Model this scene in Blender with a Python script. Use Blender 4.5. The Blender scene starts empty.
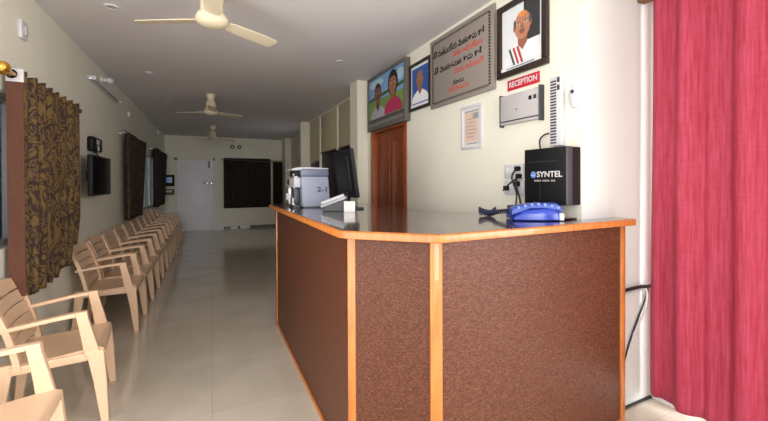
import bpy, bmesh, math, random
from math import sin, cos, pi, radians
from mathutils import Vector, Matrix

random.seed(7)
SC = bpy.context.scene
COL = SC.collection

# ------------------------------------------------------------------ camera
CAM_H = 1.38
f_px, yaw, pit, rol, sy = 362.47, 0.4465, 0.0085, -0.0044, 25.63
r0 = Vector((cos(yaw), -sin(yaw), 0)); f0 = Vector((sin(yaw), cos(yaw), 0)); u0 = Vector((0, 0, 1))
fw = f0 * cos(pit) - u0 * sin(pit); up = u0 * cos(pit) + f0 * sin(pit)
cr = r0 * cos(rol) + up * sin(rol); cu = up * cos(rol) - r0 * sin(rol)
cam = bpy.data.cameras.new('camera'); camo = bpy.data.objects.new('camera', cam); COL.objects.link(camo)
M = Matrix((cr, cu, -fw)).transposed().to_4x4(); M.translation = Vector((0, 0, CAM_H))
camo.matrix_world = M
cam.sensor_fit = 'HORIZONTAL'; cam.sensor_width = 36; cam.lens = 36 * f_px / 768
cam.shift_y = -sy / 768
cam.clip_start = 0.05; cam.clip_end = 100
SC.camera = camo

# ------------------------------------------------------------------ world, lights, exposure
w = bpy.data.worlds.new('world'); SC.world = w; w.use_nodes = True
bg = w.node_tree.nodes['Background']
bg.inputs[0].default_value = (0.80, 0.90, 1.0, 1); bg.inputs[1].default_value = 0.35


def area(name, loc, rot, sx, sy_, power, col=(1, 1, 1)):
    l = bpy.data.lights.new(name, 'AREA'); l.shape = 'RECTANGLE'; l.size = sx; l.size_y = sy_
    l.energy = power; l.color = col
    o = bpy.data.objects.new(name, l); COL.objects.link(o); o.location = loc; o.rotation_euler = rot
    return o


e_ = area('entrance_daylight', (-0.2, -3.85, 1.7), (radians(84), 0, radians(2)), 1.8, 1.6, 34, (1.0, 0.985, 0.965))
e_.data.spread = radians(75)
area('doorway_daylight', (2.95, -1.0, 1.32), (radians(90), 0, radians(90)), 3.6, 2.35, 310, (1.0, 0.98, 0.96))
area('added_side_fill', (-1.55, -0.4, 1.25), (radians(90), 0, radians(-90)), 4.6, 2.3, 158, (1.0, 0.985, 0.965))  # added lamp in a made-up side opening, lifts the right wall
area('added_far_fill', (2.165, 9.0, 1.5), (radians(90), 0, radians(90)), 1.4, 1.1, 3, (0.96, 0.98, 1.0))  # added lamp out of view, brightens the far end of the room

vs = SC.view_settings
vs.view_transform = 'Standard'; vs.look = 'None'; vs.gamma = 1; vs.use_curve_mapping = False
vs.exposure = 0.0


# ------------------------------------------------------------------ materials
def lin(c):
    c = c / 255.0
    return c / 12.92 if c <= 0.04045 else ((c + 0.055) / 1.055) ** 2.4


def rgb(*c):
    return (lin(c[0]), lin(c[1]), lin(c[2]), 1)


def mat(name, c, rough=0.6, metal=0.0, coat=0.0, noise=0.0, nscale=8.0, bump=0.0, bscale=60.0, spec=0.5, stretch=None, trans=0.0, emit=0.0):
    m = bpy.data.materials.new(name); m.use_nodes = True
    nt = m.node_tree; b = nt.nodes['Principled BSDF']
    col = rgb(*c)
    b.inputs['Base Color'].default_value = col
    b.inputs['Roughness'].default_value = rough; b.inputs['Metallic'].default_value = metal
    b.inputs['Coat Weight'].default_value = coat; b.inputs['Coat Roughness'].default_value = 0.08
    b.inputs['Specular IOR Level'].default_value = spec
    b.inputs['Transmission Weight'].default_value = trans
    if emit:
        b.inputs['Emission Color'].default_value = col; b.inputs['Emission Strength'].default_value = emit
    tc = nt.nodes.new('ShaderNodeTexCoord'); src = tc.outputs['Object']
    if stretch:
        mp = nt.nodes.new('ShaderNodeMapping'); mp.inputs['Scale'].default_value = stretch
        nt.links.new(src, mp.inputs[0]); src = mp.outputs[0]
    if noise:
        n = nt.nodes.new('ShaderNodeTexNoise'); n.inputs['Scale'].default_value = nscale; n.inputs['Detail'].default_value = 4
        nt.links.new(src, n.inputs['Vector'])
        r = nt.nodes.new('ShaderNodeValToRGB')
        r.color_ramp.elements[0].position = 0.3; r.color_ramp.elements[1].position = 0.7
        r.color_ramp.elements[0].color = tuple(v * (1 - noise) for v in col[:3]) + (1,)
        r.color_ramp.elements[1].color = tuple(min(1, v * (1 + noise)) for v in col[:3]) + (1,)
        nt.links.new(n.outputs['Fac'], r.inputs[0]); nt.links.new(r.outputs[0], b.inputs['Base Color'])
    if bump:
        n2 = nt.nodes.new('ShaderNodeTexNoise'); n2.inputs['Scale'].default_value = bscale; n2.inputs['Detail'].default_value = 3
        nt.links.new(src, n2.inputs['Vector'])
        bp = nt.nodes.new('ShaderNodeBump'); bp.inputs['Strength'].default_value = bump; bp.inputs['Distance'].default_value = 0.01
        nt.links.new(n2.outputs['Fac'], bp.inputs['Height']); nt.links.new(bp.outputs[0], b.inputs['Normal'])
    return m


def ramp_mat(name, stops, scale, rough=0.6, distort=0.0, detail=3.0, stretch=(1, 1, 1), kind='NOISE', coat=0.0, bump=0.0, metal=0.0):
    m = bpy.data.materials.new(name); m.use_nodes = True
    nt = m.node_tree; b = nt.nodes['Principled BSDF']
    b.inputs['Roughness'].default_value = rough; b.inputs['Coat Weight'].default_value = coat; b.inputs['Coat Roughness'].default_value = 0.06
    b.inputs['Metallic'].default_value = metal
    tc = nt.nodes.new('ShaderNodeTexCoord'); mp = nt.nodes.new('ShaderNodeMapping'); mp.inputs['Scale'].default_value = stretch
    nt.links.new(tc.outputs['Object'], mp.inputs[0])
    if kind == 'NOISE':
        n = nt.nodes.new('ShaderNodeTexNoise'); n.inputs['Scale'].default_value = scale
        n.inputs['Detail'].default_value = detail; n.inputs['Distortion'].default_value = distort
        out = n.outputs['Fac']
    elif kind == 'WAVE':
        n = nt.nodes.new('ShaderNodeTexWave'); n.inputs['Scale'].default_value = scale
        n.inputs['Detail'].default_value = detail; n.inputs['Distortion'].default_value = distort
        out = n.outputs['Fac']
    else:
        n = nt.nodes.new('ShaderNodeTexVoronoi'); n.inputs['Scale'].default_value = scale
        out = n.outputs['Color']
    nt.links.new(mp.outputs[0], n.inputs['Vector'])
    r = nt.nodes.new('ShaderNodeValToRGB'); el = r.color_ramp.elements
    el[0].position = stops[0][0]; el[0].color = rgb(*stops[0][1])
    el[1].position = stops[-1][0]; el[1].color = rgb(*stops[-1][1])
    for p, c in stops[1:-1]:
        e = el.new(p); e.color = rgb(*c)
    nt.links.new(out, r.inputs[0]); nt.links.new(r.outputs[0], b.inputs['Base Color'])
    if bump:
        bp = nt.nodes.new('ShaderNodeBump'); bp.inputs['Strength'].default_value = bump; bp.inputs['Distance'].default_value = 0.004
        nt.links.new(out, bp.inputs['Height']); nt.links.new(bp.outputs[0], b.inputs['Normal'])
    return m


MT = {}
MT['wall'] = mat('cream_paint', (233, 229, 213), 0.55, noise=0.02, nscale=2, spec=0.3)
MT['white_wall'] = mat('overexposed_paint', (210, 213, 209), 0.5, noise=0.01, nscale=2, spec=0.3)  # cream turned neutral white; overexposure by daylight is put into the colour
MT['ceiling'] = mat('ceiling_paint', (222, 217, 219), 0.8, noise=0.015, nscale=1.5, spec=0.2)
MT['chair'] = mat('beige_plastic', (222, 188, 156), 0.38, noise=0.04, nscale=5)
MT['orange_wood'] = ramp_mat('orange_wood', [(0.3, (168, 92, 36)), (0.6, (188, 114, 50)), (0.8, (200, 130, 62))], 6, 0.4, 0.6, 4, (6, 6, 0.6), coat=0.3)
MT['laminate'] = ramp_mat('brown_laminate', [(0.30, (62, 34, 21)), (0.5, (84, 47, 31)), (0.70, (112, 69, 49))], 165, 0.42, 0.3, 3, (0.55, 0.55, 1.5), bump=0.3)
MT['laminate'].node_tree.nodes['Principled BSDF'].inputs['Specular IOR Level'].default_value = 0.22
MT['granite'] = ramp_mat('dark_granite', [(0.3, (38, 30, 28)), (0.5, (62, 50, 45)), (0.72, (96, 80, 72))], 140, 0.16, 0, 4, coat=0.6)
MT['door_wood'] = ramp_mat('red_brown_wood', [(0.25, (84, 36, 16)), (0.5, (134, 62, 28)), (0.75, (176, 92, 44))], 5, 0.4, 1.5, 4, (8, 8, 0.8), coat=0.2)
MT['frame_wood'] = ramp_mat('door_frame_wood', [(0.3, (120, 56, 24)), (0.7, (176, 92, 44))], 6, 0.4, 1.0, 4, (8, 8, 0.8), coat=0.2)
MT['dark_wood'] = mat('dark_frame_wood', (44, 30, 24), 0.35, noise=0.25, nscale=12)
MT['black'] = mat('black_plastic', (18, 18, 20), 0.55, noise=0.1, nscale=20)
MT['black'].node_tree.nodes['Principled BSDF'].inputs['Specular IOR Level'].default_value = 0.25
MT['gloss_black'] = mat('black_gloss', (12, 12, 14), 0.12, coat=0.4)
MT['charcoal'] = mat('charcoal_plastic', (58, 58, 62), 0.45, noise=0.05)
MT['white'] = mat('white_plastic', (206, 206, 210), 0.4, noise=0.02)
MT['offwhite'] = mat('offwhite_enamel', (226, 214, 184), 0.35, noise=0.02)
MT['silver'] = mat('silver_plastic', (186, 182, 182), 0.4, noise=0.03)
MT['steel'] = mat('brushed_steel', (190, 190, 192), 0.25, metal=0.9, noise=0.05)
MT['brass'] = mat('brass', (212, 160, 70), 0.25, metal=0.9, noise=0.05)
DM = [(0.36, (112, 88, 46)), (0.43, (120, 96, 48)), (0.455, (46, 30, 26)), (0.525, (56, 36, 32)), (0.55, (112, 90, 46)), (0.60, (104, 80, 44)), (0.63, (60, 38, 36)), (0.70, (50, 34, 28))]
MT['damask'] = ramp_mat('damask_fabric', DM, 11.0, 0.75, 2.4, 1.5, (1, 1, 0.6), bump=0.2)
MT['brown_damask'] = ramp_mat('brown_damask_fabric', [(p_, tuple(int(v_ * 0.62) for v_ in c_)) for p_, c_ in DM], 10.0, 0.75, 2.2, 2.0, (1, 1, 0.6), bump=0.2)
MT['lining'] = mat('russet_lining', (92, 56, 40), 0.8, noise=0.12, nscale=14, stretch=(8, 8, 1))
MT['dark_damask'] = ramp_mat('dark_curtain_fabric', [(0.4, (34, 26, 22)), (0.55, (50, 40, 28)), (0.7, (26, 20, 18))], 9, 0.8, 1.5, 2, (1, 1, 0.6))
MT['glass'] = mat('tinted_glass', (96, 116, 122), 0.08, coat=0.3)
MT['frost'] = mat('frosted_glass', (176, 200, 196), 0.3, emit=0.06)  # faint glow in the glass stands in for daylight behind it
MT['alum'] = mat('pale_aluminium', (205, 208, 212), 0.35, metal=0.4)
MT['door_white'] = mat('white_door_paint', (244, 244, 252), 0.45, noise=0.03, nscale=3)
MT['blue'] = mat('blue_plastic', (34, 62, 168), 0.3, noise=0.05, coat=0.2)
MT['light_blue'] = mat('pale_blue_plastic', (112, 140, 214), 0.3, noise=0.05)
MT['mid_blue'] = mat('slate_blue_plastic', (58, 80, 160), 0.35, noise=0.05)
MT['navy'] = mat('navy_plastic', (26, 32, 62), 0.3)
MT['red'] = mat('sign_red', (196, 34, 44), 0.4)
MT['stone'] = ramp_mat('grey_stone', [(0.3, (138, 128, 121)), (0.7, (150, 140, 132))], 220, 0.4, 0, 4)
MT['stone_edge'] = mat('grey_stone_edge', (112, 104, 92), 0.4, noise=0.05)
MT['ink'] = mat('black_ink', (24, 22, 22), 0.6)
MT['red_ink'] = mat('red_ink', (204, 84, 66), 0.6)
MT['paper'] = mat('white_paper', (218, 216, 212), 0.7)
MT['machine'] = mat('grey_blue_enamel', (142, 146, 166), 0.4, noise=0.03)
MT['machine_dark'] = mat('grey_blue_lid', (104, 110, 130), 0.4, noise=0.03)
MT['pale_grey'] = mat('pale_grey_plastic', (176, 176, 180), 0.45, noise=0.03)
MT['cable'] = mat('black_rubber', (28, 28, 30), 0.5)
MT['cable_white'] = mat('pale_rubber', (200, 200, 204), 0.5)
MT['screen'] = mat('dark_screen', (8, 8, 10), 0.08)
MT['screen_on'] = mat('lit_screen', (120, 160, 200), 0.2, emit=0.12)
MT['recess'] = mat('dark_panel', (30, 22, 22), 0.45, noise=0.2, nscale=8)
MT['panel'] = mat('cream_panel', (214, 202, 166), 0.5, noise=0.03, nscale=3)
MT['dirt'] = mat('maroon_plastic', (92, 46, 42), 0.5)


def floor_mat():
    m = bpy.data.materials.new('polished_tile'); m.use_nodes = True
    nt = m.node_tree; b = nt.nodes['Principled BSDF']
    tc = nt.nodes.new('ShaderNodeTexCoord')
    br = nt.nodes.new('ShaderNodeTexBrick'); br.offset = 0; br.inputs['Scale'].default_value = 1
    br.inputs['Brick Width'].default_value = 0.6; br.inputs['Row Height'].default_value = 0.6
    br.inputs['Mortar Size'].default_value = 0.002; br.inputs['Mortar Smooth'].default_value = 0.3
    br.inputs['Color1'].default_value = (1, 1, 1, 1); br.inputs['Color2'].default_value = (0.97, 0.97, 0.97, 1)
    br.inputs['Mortar'].default_value = (0.72, 0.70, 0.68, 1)
    nt.links.new(tc.outputs['Object'], br.inputs['Vector'])
    n = nt.nodes.new('ShaderNodeTexNoise'); n.inputs['Scale'].default_value = 3.0; n.inputs['Detail'].default_value = 6
    nt.links.new(tc.outputs['Object'], n.inputs['Vector'])
    r = nt.nodes.new('ShaderNodeValToRGB')
    r.color_ramp.elements[0].position = 0.35; r.color_ramp.elements[0].color = rgb(198, 188, 172)
    r.color_ramp.elements[1].position = 0.7; r.color_ramp.elements[1].color = rgb(210, 200, 184)
    nt.links.new(n.outputs['Fac'], r.inputs[0])
    mx = nt.nodes.new('ShaderNodeMix'); mx.data_type = 'RGBA'; mx.blend_type = 'MULTIPLY'; mx.inputs[0].default_value = 1
    nt.links.new(r.outputs[0], mx.inputs[6]); nt.links.new(br.outputs['Color'], mx.inputs[7])
    nt.links.new(mx.outputs[2], b.inputs['Base Color'])
    b.inputs['Roughness'].default_value = 0.10; b.inputs['Specular IOR Level'].default_value = 0.9
    return m


def pink_mat():
    m = bpy.data.materials.new('pink_slub_fabric'); m.use_nodes = True
    nt = m.node_tree; b = nt.nodes['Principled BSDF']; out = nt.nodes['Material Output']
    tc = nt.nodes.new('ShaderNodeTexCoord')
    mp = nt.nodes.new('ShaderNodeMapping'); mp.inputs['Scale'].default_value = (60, 60, 3.5); nt.links.new(tc.outputs['Object'], mp.inputs[0])
    n = nt.nodes.new('ShaderNodeTexNoise'); n.inputs['Scale'].default_value = 1.6; n.inputs['Detail'].default_value = 4; nt.links.new(mp.outputs[0], n.inputs['Vector'])
    mp2 = nt.nodes.new('ShaderNodeMapping'); mp2.inputs['Scale'].default_value = (8, 8, 110); nt.links.new(tc.outputs['Object'], mp2.inputs[0])
    n2 = nt.nodes.new('ShaderNodeTexNoise'); n2.inputs['Scale'].default_value = 1.2; n2.inputs['Detail'].default_value = 3; nt.links.new(mp2.outputs[0], n2.inputs['Vector'])
    ad = nt.nodes.new('ShaderNodeMath'); ad.operation = 'ADD'; nt.links.new(n.outputs['Fac'], ad.inputs[0])
    ml = nt.nodes.new('ShaderNodeMath'); ml.operation = 'MULTIPLY'; ml.inputs[1].default_value = 0.25
    nt.links.new(n2.outputs['Fac'], ml.inputs[0]); nt.links.new(ml.outputs[0], ad.inputs[1])
    r = nt.nodes.new('ShaderNodeValToRGB')
    r.color_ramp.elements[0].position = 0.38; r.color_ramp.elements[0].color = rgb(154, 34, 52)
    r.color_ramp.elements[1].position = 0.88; r.color_ramp.elements[1].color = rgb(182, 68, 94)
    nt.links.new(ad.outputs[0], r.inputs[0]); nt.links.new(r.outputs[0], b.inputs['Base Color'])
    b.inputs['Roughness'].default_value = 0.8
    tr = nt.nodes.new('ShaderNodeBsdfTranslucent'); nt.links.new(r.outputs[0], tr.inputs['Color'])
    mix = nt.nodes.new('ShaderNodeMixShader'); mix.inputs[0].default_value = 0.06
    nt.links.new(b.outputs[0], mix.inputs[1]); nt.links.new(tr.outputs[0], mix.inputs[2]); nt.links.new(mix.outputs[0], out.inputs[0])
    return m


MT['dark_brown'] = mat('brown_wood', (120, 84, 56), 0.6, noise=0.1)
MT['floor'] = floor_mat(); MT['pink'] = pink_mat()


# ------------------------------------------------------------------ mesh helpers
class MB:
    """collects shapes; build() links them as one mesh object"""

    def __init__(self):
        self.bm = bmesh.new(); self.mats = []

    def mi(self, m):
        m = MT[m] if isinstance(m, str) else m
        if m not in self.mats: self.mats.append(m)
        return self.mats.index(m)

    def _set(self, faces, m):
        i = self.mi(m)
        for f in faces: f.material_index = i

    def box(self, lo, hi, m, bev=0.0, seg=2, rot=None, pivot=None):
        b2 = bmesh.new()
        bmesh.ops.create_cube(b2, size=1)
        c = [(a + b) / 2 for a, b in zip(lo, hi)]; s = [abs(b - a) for a, b in zip(lo, hi)]
        for v in b2.verts: v.co = Vector((v.co.x * s[0] + c[0], v.co.y * s[1] + c[1], v.co.z * s[2] + c[2]))
        if bev: bmesh.ops.bevel(b2, geom=b2.edges[:], offset=min(bev, min(s) * 0.45), segments=seg, affect='EDGES', profile=0.5)
        if rot:
            p = Vector(pivot or c)
            for v in b2.verts: v.co = rot @ (v.co - p) + p
        self._merge(b2, m)
        return self

    def _merge(self, b2, m):
        i = self.mi(m); mp = {}
        for v in b2.verts: mp[v] = self.bm.verts.new(v.co)
        for f in b2.faces:
            try: nf = self.bm.faces.new([mp[v] for v in f.verts])
            except ValueError: continue
            nf.material_index = i
        b2.free()

    def loft(self, rings, m, closed=True, caps=True):
        """rings: lists of points of the same length"""
        i = self.mi(m); vr = [[self.bm.verts.new(p) for p in r] for r in rings]
        n = len(rings[0])
        for a, b in zip(vr, vr[1:]):
            for k in range(n if closed else n - 1):
                f = self.bm.faces.new((a[k], a[(k + 1) % n], b[(k + 1) % n], b[k])); f.material_index = i
        if caps and closed:
            f = self.bm.faces.new(list(reversed(vr[0]))); f.material_index = i
            f = self.bm.faces.new(vr[-1]); f.material_index = i
        return self

    def prism(self, pts, z0, z1, m):
        return self.loft([[(x, y, z0) for x, y in pts], [(x, y, z1) for x, y in pts]], m)

    def prism_y(self, pts, y0, y1, m):
        return self.loft([[(x, y1, z) for x, z in pts], [(x, y0, z) for x, z in pts]], m)

    def flat(self, pts, m):
        f = self.bm.faces.new([self.bm.verts.new(p) for p in pts]); f.material_index = self.mi(m); return self

    def lathe(self, prof, c, m, axis='Z', n=24):
        rings = []
        for r, h in prof:
            ring = []
            for k in range(n):
                a = 2 * pi * k / n; x, y = max(r, 1e-4) * cos(a), max(r, 1e-4) * sin(a)
                p = {'Z': (x, y, h), 'Y': (x, h, -y), 'X': (h, x, y)}[axis]
                ring.append(tuple(p[q] + c[q] for q in range(3)))
            rings.append(ring)
        return self.loft(rings, m)

    def tube(self, pts, r, m, n=8):
        pts = [Vector(p) for p in pts]; rings = []
        prev = None
        for k, p in enumerate(pts):
            t = (pts[min(k + 1, len(pts) - 1)] - pts[max(k - 1, 0)]).normalized()
            a = Vector((0, 0, 1)) if prev is None else prev
            if abs(t.dot(a)) > 0.98: a = Vector((1, 0, 0))
            u = (a - t * a.dot(t)).normalized(); v = t.cross(u); prev = u
            rr = r[k] if isinstance(r, (list, tuple)) else r
            rings.append([tuple(p + u * rr * cos(2 * pi * q / n) + v * rr * sin(2 * pi * q / n)) for q in range(n)])
        return self.loft(rings, m)

    def bar(self, stations, m):
        """stations: (centre, half_x, half_y) rectangles in horizontal planes"""
        rings = [[(c[0] - a, c[1] - b, c[2]), (c[0] + a, c[1] - b, c[2]), (c[0] + a, c[1] + b, c[2]), (c[0] - a, c[1] + b, c[2])] for c, a, b in stations]
        return self.loft(rings, m)

    def build(self, name, parent=None, bev=0.0, loc=None, rotz=0.0, angle=38):
        bmesh.ops.recalc_face_normals(self.bm, faces=self.bm.faces[:])
        me = bpy.data.meshes.new(name); self.bm.to_mesh(me); self.bm.free()
        for m in self.mats: me.materials.append(m)
        for p in me.polygons: p.use_smooth = True
        me.set_sharp_from_angle(angle=radians(angle))
        o = bpy.data.objects.new(name, me); COL.objects.link(o)
        if parent: o.parent = parent
        if loc: o.location = loc
        o.rotation_euler.z = rotz
        if bev:
            md = o.modifiers.new('edge', 'BEVEL'); md.width = bev; md.segments = 2; md.limit_method = 'ANGLE'
        return o


def tag(o, label, cat, group=None):
    o['label'] = label; o['category'] = cat
    if group: o['group'] = group
    return o


def thing(name, label, cat, loc=(0, 0, 0), rotz=0.0, group=None):
    o = bpy.data.objects.new(name, None); COL.objects.link(o); o.empty_display_size = 0.1
    o.location = loc; o.rotation_euler.z = rotz
    return tag(o, label, cat, group)


def struct(o):
    o['kind'] = 'structure'; return o


def copy_tree(o, parent=None):
    c = o.copy(); COL.objects.link(c); c.parent = parent
    for ch in list(o.children): copy_tree(ch, c)
    return c


def bez(pts, n=24):
    """Catmull-Rom through pts"""
    P = [Vector(p) for p in pts]; P = [P[0]] + P + [P[-1]]; out = []
    for k in range(1, len(P) - 2):
        for q in range(n):
            t = q / n; a, b, c, d = P[k - 1], P[k], P[k + 1], P[k + 2]
            out.append(0.5 * ((2 * b) + (c - a) * t + (2 * a - 5 * b + 4 * c - d) * t * t + (3 * b - a - 3 * c + d) * t ** 3))
    out.append(P[-2]); return out


def lettering(text, size, m, parent, loc, name='lettering', width=None, depth=0.0006, rot=(pi / 2, 0, 0), bold=0.0):
    cu_ = bpy.data.curves.new(name, 'FONT'); cu_.body = text; cu_.size = size; cu_.align_x = 'CENTER'; cu_.align_y = 'CENTER'
    cu_.extrude = depth; cu_.offset = bold; cu_.resolution_u = 3
    t = bpy.data.objects.new(name + '_source', cu_); COL.objects.link(t)
    dg = bpy.context.evaluated_depsgraph_get(); dg.update()
    me = bpy.data.meshes.new_from_object(t.evaluated_get(dg))
    bpy.data.objects.remove(t); bpy.data.curves.remove(cu_)
    if width and len(me.vertices):
        xs = [v.co.x for v in me.vertices]; s = width / (max(xs) - min(xs)); mid = (max(xs) + min(xs)) / 2
        for v in me.vertices: v.co.x = (v.co.x - mid) * s
    me.materials.clear(); me.materials.append(MT[m])
    me.name = name
    o = bpy.data.objects.new(name, me); COL.objects.link(o); o.parent = parent; o.location = loc; o.rotation_euler = rot
    return o


RW, LW, FY, CZ = 1.866, -1.14, 11.68, 2.7025
ROT_R, ROT_L = -pi / 2, pi / 2      # wall things are modelled facing local -y


# ------------------------------------------------------------------ the setting
def structbox(name, boxes, m='wall'):
    b = MB()
    for lo, hi in boxes: b.box(lo, hi, m)
    return struct(b.build(name))


structbox('floor', [((-1.3, -4.2, -0.1), (4.2, 11.85, 0))], 'floor')
structbox('ceiling', [((-1.3, -4.2, CZ), (3.2, 11.85, CZ + 0.12))], 'ceiling')
W1, W2 = (2.3, 3.75, 0.98, 1.95), (6.7, 10.6, 0.85, 1.98)
structbox('wall_left', [((LW - 0.15, 2.1, 0), (LW, FY, W2[2])), ((LW - 0.15, -4.1, 0), (LW, -2.9, CZ)),
                        ((LW - 0.15, 2.1, W1[3]), (LW, FY, CZ)), ((LW - 0.15, -2.9, 2.4), (LW, 2.1, CZ)),
                        ((LW - 0.15, 2.1, W2[2]), (LW, W1[0], W1[3])), ((LW - 0.15, W1[1], W2[2]), (LW, W2[0], W1[3])),
                        ((LW - 0.15, W2[1], W2[2]), (LW, FY, W1[3])), ((LW - 0.15, W1[0], W2[2]), (LW, W1[1], W1[2]))])
structbox('wall_far', [((LW - 0.15, FY, 0), (3.0, FY + 0.15, CZ))])
structbox('wall_right', [((RW, 1.5, 0), (RW + 0.13, 3.33, CZ)), ((RW, 4.27, 0), (RW + 0.13, 4.40, CZ)), ((RW, 3.33, 2.06), (RW + 0.13, 4.27, CZ)),
                         ((RW + 0.13, 3.2, 0), (RW + 0.2, 4.4, CZ))])
b = MB().box((RW, 1.346, 0), (2.7, 1.5, CZ), 'wall'); fi = b.mi('white_wall')
for f in b.bm.faces:
    if f.calc_center_median().y < 1.35: f.material_index = fi
struct(b.build('wall_corner'))
structbox('wall_right_front', [((2.52, 1.15, 0), (2.67, 1.346, CZ)), ((2.52, -4.1, 0), (2.67, -2.9, CZ)), ((2.52, -2.9, 2.55), (2.67, 1.15, CZ))], 'white_wall')
structbox('wall_back', [((LW, -4.1, 0), (-0.9, -3.95, CZ)), ((2.3, -4.1, 0), (2.52, -3.95, CZ)), ((-0.9, -4.1, 2.4), (2.3, -3.95, CZ))])
structbox('wall_pilaster', [((1.727, 4.40, 0), (2.2, 4.67, CZ))])
structbox('wall_pilaster_far', [((1.79, 7.93, 0), (2.2, 8.09, CZ))])
structbox('wall_right_far', [((2.2, 4.40, 0), (2.35, FY, CZ))])
b = MB()
for lo, hi in (((2.17, 8.25, 0.9), (2.2, 8.3, 2.1)), ((2.17, 9.7, 0.9), (2.2, 9.75, 2.1)), ((2.17, 8.25, 0.9), (2.2, 9.75, 0.95)), ((2.17, 8.25, 2.05), (2.2, 9.75, 2.1)), ((2.17, 8.975, 0.95), (2.2, 9.025, 2.05))): b.box(lo, hi, 'alum')
w4 = struct(b.build('window_added'))  # unseen window added behind the pilaster to house the far fill lamp
MB().box((2.19, 8.3, 0.95), (2.199, 9.7, 2.05), 'frost').build('pane', w4)
structbox('wall_stub', [((2.03, 11.08, 0), (2.2, FY, CZ))])
structbox('baseboard_far', [((0.09, FY - 0.012, 0), (2.03, FY, 0.075))], 'stone_edge')


# windows on the left wall
def window(name, w, nmull, glass):
    y0, y1, z0, z1 = w
    fr = MB(); x0, x1 = LW - 0.10, LW - 0.045
    t = 0.045
    fr.box((x0, y0, z0), (x1, y1, z0 + t), 'alum').box((x0, y0, z1 - t), (x1, y1, z1), 'alum')
    for k in range(nmull + 2):
        y = y0 + (y1 - y0 - t) * k / (nmull + 1)
        fr.box((x0, y, z0), (x1, y + t, z1), 'alum')
    root = struct(fr.build(name))
    g = MB().box((LW - 0.08, y0, z0), (LW - 0.072, y1, z1), glass).build('pane', root)
    return root


window('window_1', W1, 2, 'glass')
window('window_2', W2, 5, 'frost')
# far wall window, mostly behind its curtains
b = MB()
for x in (0.40, 1.695, 2.0): b.box((x, FY - 0.03, 0.62), (x + 0.05, FY, 2.08), 'panel')
b.box((0.40, FY - 0.03, 0.62), (2.03, FY, 0.67), 'panel').box((0.40, FY - 0.03, 2.03), (2.03, FY, 2.08), 'panel')
w3 = struct(b.build('window_3'))
MB().box((0.45, FY - 0.012, 0.67), (2.0, FY, 2.03), 'recess').build('pane', w3)

# far door
b = MB()
b.box((-0.90, FY - 0.03, 0), (-0.84, FY, 2.08), 'wall').box((0.07, FY - 0.03, 0), (0.12, FY, 2.08), 'wall').box((-0.90, FY - 0.03, 2.02), (0.12, FY, 2.08), 'wall')
d1 = struct(b.build('door_1'))
p = MB().box((-0.84, FY - 0.022, 0.012), (0.07, FY - 0.001, 2.02), 'door_white', 0.004).build('door_panel', d1)
b = MB(); b.box((-0.14, FY - 0.03, 1.36 - 0.05), (-0.06, FY - 0.022, 1.36 + 0.05), 'steel', 0.003)
b.tube([(-0.10, FY - 0.03, 1.36), (-0.10, FY - 0.07, 1.36), (-0.19, FY - 0.07, 1.36)], 0.012, 'steel')
b.box((0.0, FY - 0.045, 1.33), (0.06, FY - 0.022, 1.40), 'steel', 0.004)
b.build('door_handle', d1)
MB().box((-0.045, FY - 0.06, 1.80), (-0.015, FY - 0.022, 2.0), 'black', 0.004).build('door_closer', d1)

# wooden door in the right wall
b = MB(); x0, x1 = RW - 0.012, RW + 0.10
b.box((x0, 4.20, 0), (x1, 4.27, 2.06), 'frame_wood', 0.004).box((x0, 3.33, 0), (x1, 3.40, 2.06), 'frame_wood', 0.004).box((x0, 3.40, 1.99), (x1, 4.20, 2.06), 'frame_wood', 0.004)
d2 = struct(b.build('door_2'))
b = MB(); b.box((RW + 0.05, 3.402, 0.005), (RW + 0.085, 4.198, 1.988), 'door_wood')
for z0, z1 in ((0.15, 0.85), (1.0, 1.85)):
    for y0, y1 in ((3.50, 3.76), (3.84, 4.10)):
        b.box((RW + 0.042, y0, z0), (RW + 0.052, y1, z1), 'door_wood', 0.006)
b.build('door_panel', d2)
b = MB(); b.tube([(RW + 0.05, 3.46, 1.02), (RW + 0.0, 3.46, 1.02), (RW + 0.0, 3.57, 1.02)], 0.01, 'steel'); b.build('door_handle', d2)

# ------------------------------------------------------------------ built-in cupboard between the pilasters
t = thing('built_in_cupboard', 'built-in cupboard with cream upper panels over dark lower panels, between two wall pillars', 'cupboard', (1.98, 6.3, 0))
OX, OY = 1.98, 6.3
for y0, y1, zb in ((4.675, 5.93, 1.964), (5.99, 7.03, 1.964), (7.09, 7.925, 1.83)):
    MB().box((0, y0 - OY, zb), (0.03, y1 - OY, CZ - 0.03), 'panel', 0.003).build('upper_panel', t)
    MB().box((0.02, y0 - OY, 0.002), (0.05, y1 - OY, zb - 0.03), 'recess', 0.003).build('lower_panel', t)  # near-black sheet closing the opening below the cream panel
for y, zb in ((5.96, 1.93), (7.06, 0.002)):
    MB().box((-0.02, y - OY - 0.03, zb), (0.03, y - OY + 0.03, CZ - 0.01), 'wall', 0.003).build('mullion', t)
MB().box((-0.015, 4.675 - OY, CZ - 0.03), (0.03, 7.925 - OY, CZ - 0.001), 'wall').build('top_rail', t)
MB().box((-0.01, 4.675 - OY, 1.936), (0.03, 7.03 - OY, 1.964), 'dark_wood').build('bottom_rail', t)


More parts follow.
